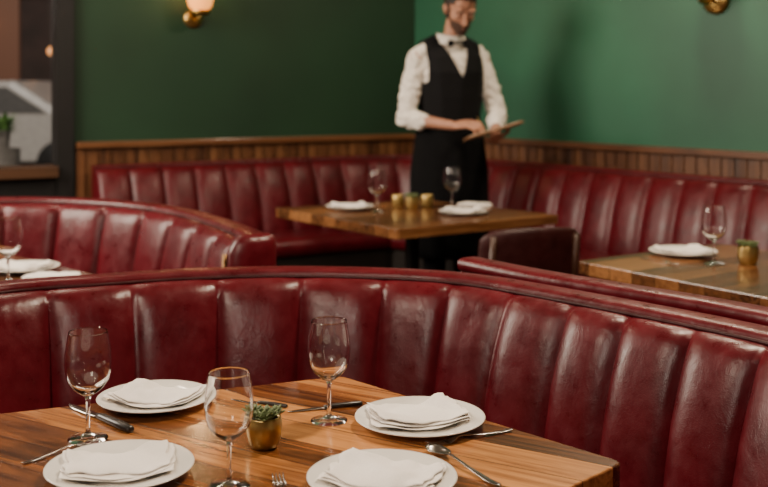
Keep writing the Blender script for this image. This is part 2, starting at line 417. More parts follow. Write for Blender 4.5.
def leaves(n,r,h,wl,ll,zb=0,seed=1):
    rnd=random.Random(seed); parts=[]
    for i in range(n):
        an=rnd.uniform(0,6.28); tilt=rnd.uniform(.2,1.3); L=ll*rnd.uniform(.7,1.2)
        b0=Vector((math.cos(an)*r*rnd.random(),math.sin(an)*r*rnd.random(),zb+h*rnd.random()))
        d=Vector((math.cos(an)*math.sin(tilt),math.sin(an)*math.sin(tilt),math.cos(tilt)))
        s=d.cross(Vector((0,0,1))).normalized()*wl/2
        V=[b0,b0+d*L*.35+s,b0+d*L*.35-s,b0+d*L*.75+s*.7-Vector((0,0,L*.08)),b0+d*L*.75-s*.7-Vector((0,0,L*.08)),b0+d*L-Vector((0,0,L*.2))]
        parts.append((V,[(0,1,2),(1,3,4,2),(3,5,4)]))
    return merge(parts)
mk('foliage',*leaves(110,.06,.10,.04,.11,1.03,5),plain('shrub_green',(.13,.30,.06),.6,0,.4,30),pl,recalc=False)
# ---------------------------------------------------------------- tables
def table(label,quad,z,mat,th=.04,ped=None,group='wooden dining tables'):
    c=Vector((sum(q[0] for q in quad)/4,sum(q[1] for q in quad)/4,0))
    r=empty('dining_table',c,label,'table',group)
    poly=[]
    for i in range(4):
        p=Vector(quad[i]+(0,)); q=Vector(quad[(i+1)%4]+(0,)); pr=Vector(quad[i-1]+(0,))
        d1=(pr-p).normalized()*.02; d2=(q-p).normalized()*.02
        for t in(0,.25,.5,.75,1):
            A=p+d1*(1-t); B=p+d2*t; poly.append(A.lerp(B,t))
    V,Fc=prism([(p.x,p.y) for p in poly],z-th,z)
    o=mk('tabletop',V,Fc,mat,r,True,False); bevel(o,.003,2)
    V,Fc=lathe([(0,.03),(.045,.03),(.045,.05),(.035,.07),(.035,z-th-.05),(.06,z-th-.02),(.14,z-th-.008),(.14,z-th),(0,z-th)],24)
    mk('pedestal_column',V,Fc,M['metal_dark'],r)
    V,Fc=lathe([(0,0),(.25,0),(.25,.012),(.2,.022),(.05,.035),(0,.035)],36)
    mk('pedestal_base',V,Fc,M['metal_dark'],r)
    return r
TZ=.75
tN=table('warm-brown plank dining table set with plates, glasses and napkins',[(-.09,2.275),(.395,1.755),(-.3,1.05),(-1.10,1.86)],TZ,M['table'],.04)
tC=table('square wooden dining table beside the standing waiter',[(-.55,5.38),(.06,4.58),(.84,5.10),(.20,5.78)],TZ,M['table_b'],.045)
u=Vector((.558,-.83,0)); v=Vector((.83,.558,0)); L0=Vector((.68,3.76,0))
tR=table('wooden dining table by the wall bench with one place setting',[tuple((L0)[:2]),tuple((L0+u*.9)[:2]),tuple((L0+u*.9+v*.76)[:2]),tuple((L0+v*.76)[:2])],TZ,M['table_b'],.045)
tL=table('wooden dining table inside the curved booth',[(-.93,3.48),(-1.55,2.86),(-2.17,3.48),(-1.55,4.08)],TZ,M['table_b'],.045)
# ---------------------------------------------------------------- tableware
EPS=.0006
def copy_thing(root,loc,rot=0,scale=1):
    r=root.copy(); COL.objects.link(r); r.location=loc; r.rotation_euler=(0,0,rot); r.scale=(scale,)*3
    for ch in root.children:
        c=ch.copy(); COL.objects.link(c); c.parent=r
    return r
def glass_mesh(H=.188,R=.0405):
    out=[(0,0),(.034,0),(.0345,.0015),(.030,.003),(.015,.006),(.006,.010),(.0038,.016),(.0034,.04),(.0036,.065),(.005,.074),(.013,.079),(.026,.089),(.035,.102),(.0393,.118),(R,.133),(.0393,.153),(.036,.174),(.0338,H-.003),(.0335,H-.001),(.0334,H-.0003),(.0332,H)]
    inn=[(.0329,H-.0003),(.0327,H-.001),(.0328,H-.003),(.0349,.174),(.0382,.153),(.0394,.133),(.0382,.118),(.0339,.103),(.0248,.091),(.0110,.0825),(0,.080)]
    return lathe(out+inn,64)
V,Fc=glass_mesh()
g0=mk('wine_glass',V,Fc,M['glass'])
glab={'a':'clear stemmed wine glass standing on the set wooden table','b':'clear stemmed wine glass standing on another set table'}
def P(px,py,z=TZ):
    D=(CZ-z)*F/(py-HY); return Vector(((px-384)*D/F,D,z))
glasses=[(88,439,1.0,'a'),(329,421,.985,'a'),(229,487,.94,'a'),(377,212,1.08,'b'),(452,208,1.08,'b'),(714,264,1.06,'b'),(8,283,1.08,'b')]
for i,(px,py,s,k) in enumerate(glasses):
    g=g0 if i==0 else g0.copy()
    if i: COL.objects.link(g)
    p=P(px,py); g.location=(p.x,p.y,TZ+EPS); g.scale=(s,s,s)
    tag(g,glab[k],'wine glass','stemmed wine glasses')
V,Fc=lathe([(0,.001),(.060,.001),(.063,0),(.067,.001),(.075,.005),(.081,.0085),(.098,.0120),(.115,.0150),(.1168,.0163),(.1160,.0176),(.1125,.0174),(.097,.0150),(.083,.0122),(.076,.0085),(.068,.0055),(0,.005)],64)
pl0=mk('dinner_plate',V,Fc,M['porcelain'])
def napkin(seed,w=.176,l=.124,drape=True):
    rnd=random.Random(seed); parts=[]
    NX,NY=52,40; layers=3; z=0
    def sst(t): t=max(0,min(1,t)); return t*t*(3-2*t)
    for k in range(layers):
        th=(.0026,.0034,.0060)[k]
        ww=w*(1-.035*k); ll=l*(1-.06*k*rnd.uniform(.6,1.4)); sh=.05+rnd.uniform(-.07,.07); rot=rnd.uniform(-.06,.06)
        ox=rnd.uniform(-.003,.003); oy=.003*k; bow=rnd.uniform(-.08,.08)
        def pt(i,j,top):
            x=-1+2*i/NX; y=-1+2*j/NY
            x=math.sin(x*math.pi/2)*.6+x*.4; y=math.sin(y*math.pi/2)*.6+y*.4
            e=max(0,(1-abs(x)**12))**.5*max(0,(1-abs(y)**7))**.5
            X=x*ww/2*(1-.06*abs(y)**4)+ox+sh*y*ll/2; Y=y*ll/2*(1+bow*x*x)+oy
            X+=noise.noise(Vector((y*2.2,seed*3.1,k*.8)))*.010*x; Y+=noise.noise(Vector((x*2.2,seed*1.7,k*.9)))*.014*y
            g=k/(layers-1)
            nz=noise.noise(Vector((X*13+Y*7,Y*14,k*.10+seed*7.1)))*.0080*(.3+g*.8)+noise.noise(Vector((X*40,Y*24,seed+k*.3)))*.0022*(.3+g)
            rd=math.sin((X*.7+Y)*58+seed*2+4*noise.noise(Vector((X*9,Y*9,seed))))*.0017*g
            crown=.0045*(1-x*x)*(1-y*y)*g
            r_=math.hypot(X,Y); zb=(.0062+.0130*sst((r_-.05)/.055)) if drape else 0.0
            zz=zb+z+(th*.5)+(th*.5*e if top else -th*.5*e)+max(nz+rd,-.0002 if k==0 else -.0022)+crown
            c,s=math.cos(rot),math.sin(rot)
            return Vector((X*c-Y*s,X*s+Y*c,zz))
        V=[];Fc=[]
        for top in(True,False):
            for i in range(NX+1):
                for j in range(NY+1): V.append(pt(i,j,top))
        m=(NX+1)*(NY+1)
        for i in range(NX):
            for j in range(NY):
                q=(i*(NY+1)+j,(i+1)*(NY+1)+j,(i+1)*(NY+1)+j+1,i*(NY+1)+j+1)
                Fc.append(q); Fc.append(tuple(x+m for x in q[::-1]))
        bm=bmesh.new()
        vs=[bm.verts.new(x) for x in V]
        for q in Fc: bm.faces.new([vs[x] for x in q])
        bmesh.ops.remove_doubles(bm,verts=bm.verts,dist=1e-5)
        bm.verts.ensure_lookup_table(); bm.verts.index_update()
        parts.append(([x.co.copy() for x in bm.verts],[tuple(y.index for y in f.verts) for f in bm.faces])); bm.free()
        z+=th*.95
    V,Fc=merge(parts)
    if not drape:
        zm=min(p.z for p in V); V=[Vector((p.x,p.y,p.z-zm)) for p in V]
    return V,Fc
naps=[mk('folded_napkin',*napkin(s),M['napkin']) for s in (1,2,3,4)]
nflat=mk('folded_napkin',*napkin(6,drape=False),M['napkin'])
settings=[
 (155,404,.95,-.32,(.004,.003),'a'),(420,425,1.02,.34,(-.004,.003),'a'),(120,475,1.0,.26,(-.003,.003),'a'),(382,486,1.0,-.30,(.004,.0),'a'),
 (350,209,1.05,.3,(0,0),'b'),(463,214,1.0,-.3,(0,0),'b'),(683,255,1.05,.1,(0,0),'b'),(24,271,1.0,.2,(0,0),'b')]
for i,(px,py,s,rz,of,k) in enumerate(settings):
    p=P(px,py); q=pl0 if i==0 else pl0.copy()
    if i: COL.objects.link(q)
    q.location=(p.x,p.y,TZ+EPS); q.scale=(s,s,s)
    tag(q,'round white porcelain plate under a folded napkin','plate','white dinner plates')
    nb=naps[i] if i<4 else naps[i%4].copy()
    if i>=4: COL.objects.link(nb)
    nb.location=(p.x+of[0],p.y+of[1],TZ+EPS+.001); nb.rotation_euler=(0,0,rz); nb.scale=(s,s,s)
    tag(nb,'folded white linen napkin lying on a white plate','napkin','folded white napkins')
for i,(px,py,rz) in enumerate([(52,279,.1),(475,206,-.2)]):
    p=P(px,py); nb=nflat if i==0 else nflat.copy()
    if i: COL.objects.link(nb)
    nb.location=(p.x,p.y,TZ+EPS); nb.rotation_euler=(0,0,rz)
    tag(nb,'folded white linen napkin lying flat on a wooden table','napkin','folded white napkins')
def strip(stations,th=.0016,seg=6,xs=None):
    rings=[]
    for (x,w,z,dip) in stations:
        top=[];bot=[]
        for k in range(seg+1):
            y=-1+2*k/seg; zz=z-dip*(1-y*y)
            top.append(Vector((x,y*w/2,zz+th*(1-.5*y*y)))); bot.append(Vector((x,y*w/2,zz)))
        rings.append(top+bot[::-1])
    return loft(rings)
def fork():
    h=strip([(0,.006,.004,0),(.004,.013,.003,0),(.03,.014,.002,0),(.08,.008,.005,0),(.12,.006,.010,0),(.135,.008,.010,0),(.145,.020,.007,.002),(.155,.024,.004,.002),(.16,.0245,.003,.002)])
    parts=[h]
    for k in range(4):
        y0=(-1.5+k)*.0065; t=strip([(.158,.0042,.003,0),(.18,.0032,.002,0),(.198,.0026,.005,0),(.205,.0012,.008,0)],.0016,2)
        parts.append(([v_+Vector((0,y0,0)) for v_ in t[0]],t[1]))
    return merge(parts)
def spoon():
    return strip([(0,.006,.004,0),(.004,.012,.003,0),(.03,.013,.002,0),(.08,.007,.006,0),(.125,.0055,.011,0),(.138,.009,.011,.001),(.145,.020,.010,.004),(.155,.029,.0095,.006),(.17,.034,.009,.007),(.183,.031,.009,.006),(.193,.020,.009,.003),(.198,.007,.0095,.0)],.0014,8)
fk=mk('fork',*fork(),M['steel']); sp_=mk('spoon',*spoon(),M['steel'])
kn=empty('table_knife',(0,0,0),'','knife')
rings=[]
for x,w,h in((0,.012,.009),(.004,.017,.011),(.04,.019,.012),(.095,.016,.011),(.108,.012,.009)):
    rings.append([Vector((x,w/2*math.cos(2*math.pi*k/10),h/2*math.sin(2*math.pi*k/10)+h/2)) for k in range(10)])
mk('knife_handle',*loft(rings),M['knife_handle'],kn)['label']='dark knife handle'
mk('knife_blade',*strip([(.10,.010,.003,0),(.11,.014,.003,0),(.14,.018,.002,0),(.18,.018,.001,0),(.2,.012,.001,0),(.21,.003,.001,0)],.002,4),M['steel'],kn)
def place(root,A,B,lab,cat,grp,scale=1,first=False,ztop=0):
    a_=P(*A); b_=P(*B); ang=math.atan2(b_.y-a_.y,b_.x-a_.x)
    r=root if first else copy_thing(root,(0,0,0))
    r.location=(a_.x,a_.y,TZ+EPS+ztop); r.rotation_euler=(0,0,ang); s=scale; r.scale=(s,s,s)
    tag(r,lab,cat,grp); return r
KL='table knife with dark handle lying on the set wooden table'
place(kn,(131,433),(66,404),KL,'knife','table knives',1.08,True)
place(kn,(362,405),(303,411),KL,'knife','table knives',.70)
place(kn,(287,408),(240,401),KL,'knife','table knives',.6)
FL='polished steel fork lying on the wooden table'
place(fk,(22,465),(80,447),FL,'fork','steel forks',.7,True)
place(fk,(512,431),(430,447),'polished steel fork beside a plate on the wooden table','fork','steel forks',.86)
place(fk,(290,522),(276,472),FL,'fork','steel forks',.85)
place(sp_,(500,488),(426,449),'polished steel spoon lying on the wooden table','spoon','steel spoons',1.0,True)
place(fk,(640,258),(680,266),'polished steel fork beside a plate on a wooden table','fork','steel forks',.9)
def succulent(loc,label,s=1.0,seed=1,rosette=True):
    r=empty('potted_succulent',loc,label,'potted plant','brass potted succulents')
    V,Fc=lathe([(0,0),(.021,0),(.024,.002),(.0275,.010),(.0305,.022),(.0318,.034),(.0315,.044),(.0300,.051),(.0295,.054),(.0275,.054),(.0275,.048),(0,.047)],36)
    mk('pot',V,Fc,M['pot'],r)
    V,Fc=lathe([(0,.051),(.015,.0515),(.0273,.0492),(.027,.047),(0,.047)],20); mk('soil',V,Fc,M['soil'],r)
    rnd=random.Random(seed); parts=[]
    for ro,(cx,cy,R) in enumerate([(0.002,0,.024),(.018,.008,.018),(-.018,.006,.019),(.003,-.017,.018),(-.010,-.014,.015),(.014,-.012,.015)]):
        for ring,(tilt,cnt,ll) in enumerate([(1.35,8,1.0),(1.0,6,.85),(.6,5,.65),(.2,3,.42)]):
            for k in range(cnt):
                an=2*math.pi*(k+ring*.5)/cnt+rnd.uniform(-.15,.15); tl=tilt+rnd.uniform(-.15,.15); L=R*ll*rnd.uniform(.95,1.2)
                d=Vector((math.cos(an)*math.sin(tl),math.sin(an)*math.sin(tl),math.cos(tl)))
                s_=Vector((-math.sin(an),math.cos(an),0)); n_=d.cross(s_)
                rings=[]
                for t,w,h in((0,.25,.16),(.3,.36,.2),(.65,.46,.2),(.87,.34,.14),(1.0,.04,.02)):
                    c=Vector((cx,cy,.052+.003*(ro%3)))+d*L*t+Vector((0,0,L*.2*t*t))
                    rings.append([c+s_*(w*L*.5*math.cos(2*math.pi*q/8))+n_*(h*L*.5*math.sin(2*math.pi*q/8)) for q in range(8)])
                parts.append(loft(rings))
    mk('succulent_plant',*merge(parts),M['leaf'],r)
    r.scale=(s,s,s); return r
p=P(264,447); succulent((p.x,p.y,TZ+EPS),'small green succulent in a rounded brass pot',.98,1)
p=P(748,264); succulent((p.x,p.y,TZ+EPS),'small green succulent in a brass pot beside a glass',1.15,2)
p=P(412,209); succulent((p.x,p.y,TZ+EPS),'small green succulent in a brass pot',1.1,3)
def votive(px,py):
    p=P(px,py)
    V,Fc=lathe([(0,0),(.026,0),(.03,.004),(.033,.03),(.033,.06),(.031,.062),(.029,.06),(.028,.02),(0,.018)],28)
    o=mk('candle_cup',V,Fc,M['pot'],None,False,loc=(p.x,p.y,TZ+EPS)); tag(o,'small round brass candle cup on the wooden table','candle holder','brass candle cups')
votive(398,207); votive(427,207)
# ---------------------------------------------------------------- chair
def chair(loc,rot):
    r=empty('dining_chair',loc,'dark burgundy leather chair with low back at a table','chair')
    def rr(w,d,rad,n=6):
        out=[]
        for cx,cy,a0 in((w/2-rad,d/2-rad,0),(-w/2+rad,d/2-rad,90),(-w/2+rad,-d/2+rad,180),(w/2-rad,-d/2+rad,270)):
            for k in range(n+1):
                an=math.radians(a0+90*k/n); out.append((cx+rad*math.cos(an),cy+rad*math.sin(an)))
        return out
    rings=[]
    for z,s in((.405,.95),(.41,1),(.45,1),(.47,.96),(.478,.85)):
        rings.append([Vector((x*s,y*s,z)) for x,y in rr(.44,.42,.06)])
    mk('seat',*loft(rings),M['chair_l'],r)
    NX=24; ringsb=[]
    for i in range(NX+1):
        t=-1+2*i/NX; x=t*.215; yb=-.215+.05*t*t
        top=.812-.012*t*t-.03*abs(t)**8; bot=.50+.01*abs(t)**4
        rg=[]
        for k in range(16):
            an=2*math.pi*k/16; ca,sa=math.cos(an),math.sin(an)
            yy=.022*abs(ca)**.8*(1 if ca>0 else -1); zz=(top+bot)/2+(top-bot)/2*abs(sa)**.4*(1 if sa>0 else -1)
            edge=1 if abs(t)<.97 else .6
            rg.append(Vector((x,yb+yy*edge-(zz-.5)*.15,zz)))
        ringsb.append(rg)
    mk('backrest',*loft(ringsb),M['chair_l'],r)
    for x in(-.19,.19):
        for y in(-.18,.17):
            rings=[]
            for z,s in((0,.012),(.2,.016),(.42,.02)):
                q=(z-.42)/.42
                cx=x-q*.02*(1 if x>0 else -1); cy=y-q*.03*(1 if y>0 else -1)
                rings.append([Vector((cx+s*math.cos(2*math.pi*k/12),cy+s*math.sin(2*math.pi*k/12),z)) for k in range(12)])
            mk('leg',*loft(rings),M['chair_w'],r)
        mk('back_post',*tube([(x,-.17,.40),(x*.98,-.195,.5),(x*.95,-.225,.62),(x*.93,-.25,.78)],.013),M['chair_w'],r)
    mk('apron_rail',*merge([boxv((0,.17,.385),(.38,.02,.045)),boxv((0,-.18,.385),(.38,.02,.045)),boxv((.19,0,.385),(.02,.34,.045)),boxv((-.19,0,.385),(.02,.34,.045))]),M['chair_w'],r,smooth=False)
    r.rotation_euler=(0,0,rot); return r
chair((.52,4.42,0),.30)
# ---------------------------------------------------------------- sconces
def sconce(fn,t,z,n,lab,lit,sc=1.0):
    p=fn(t,0); r=empty('wall_sconce',(p.x,p.y,z),lab,'wall lamp','brass wall sconces')
    ang=math.atan2(n.y,n.x)-math.pi/2
    V,Fc=lathe([(0,.0),(.055,.0),(.055,.01),(.045,.018),(.02,.024),(0,.024)],28)
    mk('backplate',[(v_[0],v_[2],v_[1]) for v_ in V],Fc,M['brass'],r)
    mk('arm',*tube([(0,.02,0),(0,.06,-.015),(0,.10,-.012),(0,.12,.02)],.008),M['brass'],r)
    V,Fc=lathe([(0,.0),(.03,.0),(.055,.01),(.062,.028),(.058,.032),(.02,.026),(0,.026)],28)
    o=mk('lamp_cup',V,Fc,M['brass'],r); o.location=(0,.12,.01)
    V,Fc=lathe([(.03,.03),(.062,.06),(.078,.12),(.07,.17),(.045,.2),(.042,.2),(.067,.17),(.075,.12),(.059,.06),(.027,.033)],28)
    o=mk('lamp_shade',V,Fc,M['shade'] if lit else M['shade2'],r); o.location=(0,.12,.0); o['label']='warm glowing glass shade'
    r.rotation_euler=(0,0,ang); r.scale=(sc,sc,sc)
    return r,p
sconce(WL,1.605,1.78,nL,'brass wall sconce with warm glowing glass on the shaded green wall',True,1.1)
sconce(WR,2.39,1.815,nR,'brass wall sconce on the bright green wall',False,1.45)
# ================================================================ waiter
WC=Vector((.37,6.03,0)); yaw=math.radians(24)
Ff=Vector((math.sin(yaw),-math.cos(yaw),0)); Sf=Vector((math.cos(yaw),math.sin(yaw),0)); Uz=Vector((0,0,1))
def W(s,f,z): return WC+Sf*s+Ff*f+Uz*z
BB=Matrix((Sf,Ff,Uz)).transposed(); I3=Matrix.Identity(3)
def chain(p0,p1,r0,r1,step=.012):
    p0=Vector(p0);p1=Vector(p1); n=max(2,int((p1-p0).length/step)+1); out=[]
    for i in range(n+1):
        t=i/n; r=r0+(r1-r0)*t; out.append((p0.lerp(p1,t),(r,r,r),I3))
    return out
def build(name,blobs,mat,parent,voxel=.007,sm=4,cut=None,solid=0,sub=2,wr=0,wf=18):
    bm=bmesh.new()
    for c,r,B in blobs:
        m=Matrix.Translation(c)@(B@Matrix.Diagonal(Vector(r))).to_4x4()
        bmesh.ops.create_icosphere(bm,subdivisions=sub,radius=1,matrix=m)
    me=bpy.data.meshes.new('tmp'); bm.to_mesh(me); bm.free()
    ob=bpy.data.objects.new('tmp',me); COL.objects.link(ob)
    rm=ob.modifiers.new('r','REMESH'); rm.mode='VOXEL'; rm.voxel_size=voxel
    s_=ob.modifiers.new('s','SMOOTH'); s_.iterations=sm; s_.factor=.5
    bpy.context.view_layer.update(); dg=bpy.context.evaluated_depsgraph_get()
    nm=bpy.data.meshes.new_from_object(ob.evaluated_get(dg)); bpy.data.objects.remove(ob); bpy.data.meshes.remove(me)
    bm=bmesh.new(); bm.from_mesh(nm)
    if wr:
        bm.normal_update()
        for v_ in bm.verts:
            q=v_.co; w_=noise.noise(Vector((q.x*wf+q.z*wf*.6,q.y*wf,q.z*wf*1.3)))
            v_.co=v_.co+v_.normal*wr*(abs(w_)*2-.6)
    if cut:
        kill=[f for f in bm.faces if cut(f.calc_center_median())]
        bmesh.ops.delete(bm,geom=kill,context='FACES')
        bv={v_:[e.other_vert(v_) for e in v_.link_edges if e.is_boundary] for v_ in bm.verts if v_.is_boundary}
        for _ in range(12):
            nw={v_:(v_.co+sum((x.co for x in nb),Vector())/len(nb))/2 for v_,nb in bv.items() if nb}
            for v_,c_ in nw.items(): v_.co=c_
    base=Vector(parent['_base']) if parent is not None else WC
    for v_ in bm.verts: v_.co-=base
    bm.to_mesh(nm); bm.free(); nm.name=name; nm.materials.clear()
    o=finish(name,nm,mat,parent,(0,0,0) if parent is not None else WC)
    if solid:
        q=o.modifiers.new('solid','SOLIDIFY'); q.thickness=solid; q.offset=1
    return o
def torso(tab,grow=0,rz=.035):
    out=[]
    for i in range(len(tab)-1):
        z0,w0,d0,f0=tab[i]; z1,w1,d1,f1=tab[i+1]; n=max(1,int((z1-z0)/.015))
        for k in range(n+1):
            t=k/n
            out.append((W(0,f0+(f1-f0)*t,z0+(z1-z0)*t),(w0+(w1-w0)*t+grow,d0+(d1-d0)*t+grow,rz+grow*.5),BB))
    return out
UP=.028
TT=[(.97,.170,.115,0),(1.05,.172,.118,0),(1.18,.156,.110,.005),(1.31,.172,.120,.01),(1.44,.188,.126,.01),(1.49+UP,.190,.105,.0),(1.535+UP,.14,.08,-.005),(1.565+UP,.085,.065,-.005)]
ShR=W(-.205,-.005,1.490+UP); ShL=W(.205,-.005,1.490+UP)
ElR=Vector((.120,5.93,1.185)); WrR=Vector((.375,5.78,1.15))
ElL=Vector((.640,6.04,1.20)); WrL=Vector((.600,5.78,1.08))
hy=math.radians(14); hp=math.radians(28); HK=1.10
HF=Vector((math.sin(hy)*math.cos(hp),-math.cos(hy)*math.cos(hp),-math.sin(hp))); HS=Vector((math.cos(hy),math.sin(hy),0)); HU=HS.cross(HF)
if HU.z<0: HU=-HU
HB=Matrix((HS,HF,HU)).transposed(); HC=Vector((.425,5.945,1.788))
def H(s,f,u_): return HC+(HS*s+HF*f+HU*u_)*HK
def HR(*r): return tuple(x*HK for x in r)
def hc(p): q=(p-HC)/HK; return q.dot(HS),q.dot(HF),q.dot(HU)
body=torso(TT)
body+=chain(W(0.01,-.01,1.56),H(0,-.04,-.04),.060,.056)
for sg in(-1,1): body+=chain(W(sg*.05,-.015,1.575+UP),W(sg*.19,-.01,1.51+UP),.045,.046)
body+=[(H(0,-.018,.035),HR(.075,.096,.090),HB),(H(0,.012,-.005),HR(.067,.080,.085),HB),(H(0,.028,-.055),HR(.053,.060,.055),HB),(H(0,.052,-.092),HR(.032,.032,.024),HB),
       (H(-.03,.078,.030),HR(.026,.014,.010),HB),(H(.03,.078,.030),HR(.026,.014,.010),HB),
       (H(0,.055,.055),HR(.055,.036,.04),HB)]
for i in range(7):
    t=i/6; body.append((H(0,.084+.024*t,.018-.052*t),HR(.0075+.003*t,.010,.009),HB))
body+=[(H(-.011,.098,-.036),HR(.008,.010,.007),HB),(H(.011,.098,-.036),HR(.008,.010,.007),HB),
       (H(-.038,.056,-.018),HR(.020,.020,.020),HB),(H(.038,.056,-.018),HR(.020,.020,.020),HB),(H(0,.078,-.062),HR(.024,.014,.014),HB),
       (H(0,.083,-.058),HR(.018,.013,.005),HB),(H(0,.082,-.069),HR(.016,.013,.005),HB)]
for sg in(-1,1):
    body+=[(H(sg*.074,-.012,-.004),HR(.009,.016,.028),HB),(H(sg*.081,-.020,.008),HR(.005,.016,.020),HB)]
body+=chain(ShR,ElR,.052,.042)+chain(ElR,WrR,.042,.026)+chain(ShL,ElL,.052,.042)+chain(ElL,WrL,.042,.026)
for sg in(-1,1):
    body+=chain(W(sg*.09,0,.94),W(sg*.095,.01,.52),.082,.055)+chain(W(sg*.095,.01,.52),W(sg*.1,-.01,.1),.055,.038)
    body+=chain(W(sg*.1,-.02,.05),W(sg*.11,.13,.035),.035,.03)
def hand(wr,d,up,thumb,curls,spread=.0,k=1.1,tc=.5):
    d=d.normalized(); sd=d.cross(up).normalized(); up=sd.cross(d).normalized()
    B=Matrix((sd,d,up)).transposed(); out=[]
    out+=[(wr+d*.045*k,(.040*k,.05*k,.015*k),B),(wr+d*.02*k,(.028*k,.03*k,.017*k),B),(wr+d*.07*k,(.041*k,.022*k,.013*k),B)]
    tips=[]
    lens=[(.040,.024,.02),(.045,.028,.022),(.042,.026,.021),(.033,.02,.018)]
    for i in range(4):
        off=thumb*(.032-.0213*i)*k
        p=wr+d*(.085-.004*abs(i-1))*k+sd*off
        ang=0; r=.0092*k*(1 if i<3 else .88)
        for j in range(3):
            ang+=curls[j]+.05*i
            dd=(d*math.cos(ang)-up*math.sin(ang)+sd*spread*(1.5-i)*thumb).normalized()
            q=p+dd*lens[i][j]*k; out+=chain(p,q,r,r*.9,.006); p=q; r*=.92
        tips.append(p)
    p=wr+d*.02*k+sd*thumb*.03*k
    for j,(L,an) in enumerate(((.04,.9),(.032,.45),(.026,.2))):
        dd=(d*math.cos(an)+sd*thumb*math.sin(an)-up*tc*(.5+.3*j)).normalized(); q=p+dd*L*k; out+=chain(p,q,.0125*k-.0012*j,.011*k-.0012*j,.006); p=q
    return out,tips,p
e1=Vector((.94,.08,.27)).normalized(); e2=Vector((-.05,-.97,.10)); e2=(e2-e1*e2.dot(e1)).normalized(); en=e1.cross(e2)
if en.z<0: en=-en
PC=Vector((.580,5.67,1.125))
hr,tipR,thR=hand(WrR,Vector((.9,-.38,.10)),Vector((-.05,-.35,.94)),-1,(.35,.75,.6),k=1.18)
hl,tipL,thL=hand(WrL,(e2*.8+e1*-.15+Vector((0,0,-.02))),-en,1,(.12,.15,.1),k=1.18)
body+=hr+hl
person=build('person',body,M['skin'],None,.0055,3)
person['_base']=tuple(WC); tag(person,'waiter in white shirt, black vest and apron standing with a notepad','person')
def loc(p): q=p-WC; return q.dot(Sf),q.dot(Ff),q.z
shirt=torso([t for t in TT if t[0]<1.58],.012)
for sg in(-1,1): shirt+=chain(W(sg*.05,-.015,1.568+UP),W(sg*.190,-.01,1.51+UP),.050,.054)
def sleeve(a_,b_,r0,r1,ph,am=.0012):
    out=[];n=30
    for i in range(n+1):
        t=i/n; r=r0+(r1-r0)*t+am*math.sin(t*20+ph)+.005*math.sin(math.pi*t)
        out.append((a_.lerp(b_,t),(r,r,r),I3))
    return out
shirt+=sleeve(ShR,ElR,.056,.056,0)+sleeve(ElR,ElR.lerp(WrR,.26),.056,.049,1)+chain(ElR.lerp(WrR,.26),ElR.lerp(WrR,.34),.053,.051)
shirt+=sleeve(ShL,ElL,.056,.054,2)+sleeve(ElL,ElL.lerp(WrL,.40),.054,.045,1)+chain(ElL.lerp(WrL,.38),ElL.lerp(WrL,.48),.049,.047)
sh=build('shirt',shirt,M['shirt'],person,.007,2,None,wr=.011,wf=19); sh['label']='white cotton shirt with rolled sleeves'
vt=[t for t in TT if 1.03<=t[0]<1.58]
def vcut(p):
    s,f,z=loc(p)
    if z<1.08: return True
    if z>1.38 and abs(s)>.168: return True
    if f>0 and z>1.405 and abs(s)<(z-1.405)*.42: return True
    if z>1.555+UP and abs(s)<.06: return True
    return False
vb=torso(vt,.024)
for sg in(-1,1): vb+=chain(W(sg*.07,-.015,1.568+UP),W(sg*.160,-.01,1.53+UP),.060,.058)
vs=build('vest',vb,M['vest'],person,.007,4,vcut,.005); vs['label']='black buttoned waistcoat'
n0=W(0,-.002,1.588+UP); rings=[]
for k in range(41):
    an=math.radians(-172+344*k/40)+math.pi/2
    cdir=Sf*math.cos(an)+Ff*math.sin(an); frt=max(0,cdir.dot(Ff))
    hg=.044-.018*frt
    rings.append([n0+cdir*.072,n0+cdir*.070+Uz*hg+Ff*.010,n0+cdir*.077+Uz*(hg+.001)+Ff*.010,n0+cdir*(.092+.012*frt)+Uz*(-.004-.022*frt)+Ff*.008,n0+cdir*.083+Uz*(-.01-.02*frt)])
V,Fc=loft(rings); mk('collar',V,Fc,M['shirt'],person,True)['label']='white shirt collar'
bt=[]; cb=W(0,.096,1.574+UP)
for sg in(-1,1):
    for i in range(7):
        t=i/6; bt.append((cb+Sf*sg*(.010+.042*t),(.010,.010,.009+.016*t),BB))
bt.append((cb+Ff*.005,(.011,.012,.012),BB))
build('bow_tie',bt,M['vest'],person,.004,2)['label']='black bow tie'
tr=torso([(.94,.17,.115,0),(1.02,.175,.12,0),(1.10,.16,.115,0)],.012)
for sg in(-1,1):
    tr+=chain(W(sg*.09,0,.94),W(sg*.095,.01,.52),.092,.072)+chain(W(sg*.095,.01,.52),W(sg*.1,-.01,.11),.072,.062)
build('trousers',tr,M['apron'],person,.01,4)['label']='black trousers'
for sg in(-1,1):
    build('shoe',chain(W(sg*.1,-.04,.045),W(sg*.115,.17,.035),.045,.035)+[(W(sg*.11,.06,.012),(.045,.12,.012),BB)],M['black'],person,.008,3)
rings=[]
for i in range(15):
    z=1.135-.72*i/14; w=.190+.033*min(1,i/5)+.01*(i/14); d=.148+.024*min(1,i/5); rg=[]
    for k in range(41):
        th=math.radians(-112+224*k/40); rip=1+.022*math.sin(k*1.1)*(i/14)
        rg.append(W(w*math.sin(th)*rip,d*math.cos(th)*rip,z))
    rings.append(rg)
V,Fc=loft(rings,closed_ring=False,caps=False); ap=mk('apron',V,Fc,M['apron'],person,True,recalc=False)
q=ap.modifiers.new('s','SOLIDIFY'); q.thickness=.005; ap['label']='long black waist apron'
def haircut(p):
    s,f,u_=hc(p)
    if f>.045 and u_<.068-.35*max(0,abs(s)-.03): return True
    if f>.018 and u_<.045: return True
    if f>-.005 and u_<-.01: return True
    if u_<-.065: return True
    return False
